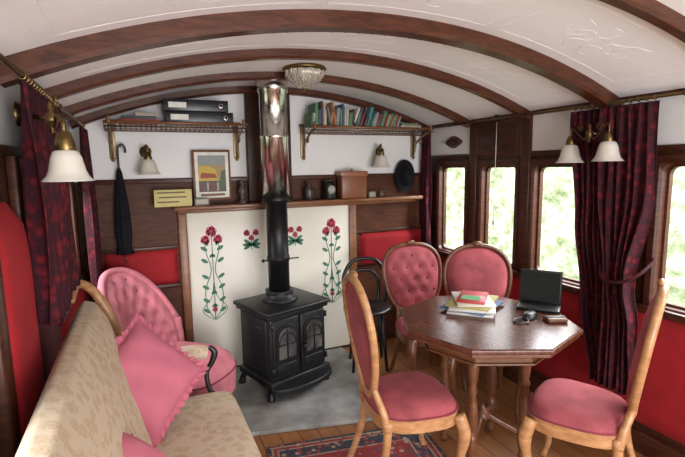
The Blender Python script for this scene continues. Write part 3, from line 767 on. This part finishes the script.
b=MB(); b.lathe([(.025,0),(.03,.02),(.038,.06),(.03,.10),(.018,.12),(.022,.14),(.001,.14)],(1.22,B-.09,1.293),col((.05,.04,.04),.3),16); b.tube(spl([(1.255,B-.09,1.31),(1.29,B-.09,1.35),(1.255,B-.09,1.40)],6),.005,W_BLK,6); b.obj('black_jug')
b=MB(); b.lathe([(.045,0),(.05,.01),(.05,.11),(.04,.14),(.025,.15)],(1.39,B-.09,1.293),W_BLK,18,); b.lathe([(.032,-.003),(.032,.003)],(1.39,B-.142,1.37),col((.4,.38,.33)),18,'y'); b.obj('mantel_clock')
b=MB(); b.box((1.74,B-.11,1.293),(1.80,B-.06,1.34),col((.30,.26,.2)),.004); b.lathe([(.018,0),(.02,.03),(.012,.05),(.001,.05)],(1.86,B-.09,1.293),col((.12,.08,.05),.3),12); b.obj('mantel_ornaments')
b=MB(); bx,by=-.10,B-.06
fl=lambda a,k:1+k*abs(math.sin(a*3))
prof=[(.008,1.56),(.016,1.53),(.024,1.46),(.034,1.36),(.042,1.24),(.044,1.12),(.036,1.03),(.050,.985),(.006,.98)]
b.surf(lambda u,v:(bx+prof[int(round(v*8))][0]*fl(2*pi*u,.25)*math.cos(2*pi*u),by+.75*prof[int(round(v*8))][0]*fl(2*pi*u,.25)*math.sin(2*pi*u),prof[int(round(v*8))][1]),36,8,FABBLK,cu=True)
b.tube(spl([(bx,by,1.5),(bx,by,1.66),(bx+.005,by,1.70),(bx+.03,by,1.715),(bx+.045,by,1.69),(bx+.045,by,1.66)],6),.007,W_BLK,8)
b.tube([(bx+.02,B-.001,1.70),(bx+.02,by,1.70)],.005,DBRASS,6); b.tube([(bx,by,.98),(bx,by,.92)],.004,DBRASS,6)
b.ball((bx,by-.03,1.22),.04,FABBLK,10,(1.05,.3,.25))
b.obj('folded_umbrella')
b=MB(); hx,hz=2.12,1.46
b.surf(lambda u,v:(hx+(.10*v)*math.cos(2*pi*u),B-.02-.01*v-(.0 if v>.62 else .10*(1-(v/.62)**4)**.5)-.015*(1 if v>.62 else 0),hz+(.14*v)*math.sin(2*pi*u)),36,16,FABBLK,cu=True)
b.tube([(hx-.02,B-.001,hz+.12),(hx-.02,B-.04,hz+.13)],.006,DBRASS,6)
b.obj('black_hat')
b=MB(); b.tube([(R-.03,2.56,1.87),(R-.035,2.56,1.15)],.0025,WHITEP,5); b.ball((R-.035,2.56,1.87),.03,W_BLK,12,(.5,1,1)); b.lathe([(.004,0),(.010,-.02),(.006,-.04)],(R-.035,2.56,1.15),W_CH,10); b.obj('blind_pull_cord')

# ------------------------------------------------------------ outside
b=MB(); b.box((-14,-12,-1.4),(16,16,-1.3),GRASS); b.obj('lawn')
for s_,x in ((1,5.0),(-1,-3.2)):
    b=MB()
    b.surf(lambda u,v:(x+.35*noise.noise(Vector((u*22,v*7,s_)))+s_*.5*v,-8+u*20,-1.2+v*3.4+(.25*noise.noise(Vector((u*30,3,v))) if v>0 else 0)),120,24,HEDGE)
    b.obj('garden_hedge')

# ------------------------------------------------------------ lights
w=bpy.data.worlds.new('World'); sc.world=w; w.use_nodes=True
bg=w.node_tree.nodes['Background']; bg.inputs[0].default_value=(.95,.975,1,1); bg.inputs[1].default_value=5.8
def area(name,loc,tgt,sx,sy,e,c=(1,1,1)):
    l=bpy.data.lights.new(name,'AREA'); l.shape='RECTANGLE'; l.size=sx; l.size_y=sy; l.energy=e; l.color=c
    o=bpy.data.objects.new(name,l); sc.collection.objects.link(o); o.location=loc
    o.rotation_euler=(Vector(tgt)-Vector(loc)).to_track_quat('-Z','Y').to_euler(); return o
area('daylight_right',(3.5,2.0,2.3),(1.2,2.0,.6),3.2,1.0,240,(.95,.98,1))
area('daylight_right_near',(3.4,.2,2.2),(1.2,.6,.8),3.0,1.0,160,(.95,.98,1))
area('daylight_left',(-1.4,1.6,2.2),(.8,1.8,.8),3.4,.9,150,(.96,.985,1))
area('rear_fill',(.95,-1.7,1.0),(1.0,2.5,1.7),2.0,1.5,130,(.97,.985,1))  # added fill light inside, behind the camera; the end wall has no opening

# ------------------------------------------------------------ camera
dx=Vector((1031,78,-457)).normalized(); dy=Vector((-207,59,-457)).normalized()
dz=dx.cross(dy).normalized(); dx=dy.cross(dz).normalized()
cam=bpy.data.objects.new('camera',bpy.data.cameras.new('camera')); sc.collection.objects.link(cam)
cam.matrix_world=Matrix.Translation((0,0,H))@Matrix((dx,dy,dz)).to_4x4()
cam.data.sensor_width=36; cam.data.lens=36*457/685; cam.data.clip_start=.02
sc.camera=cam
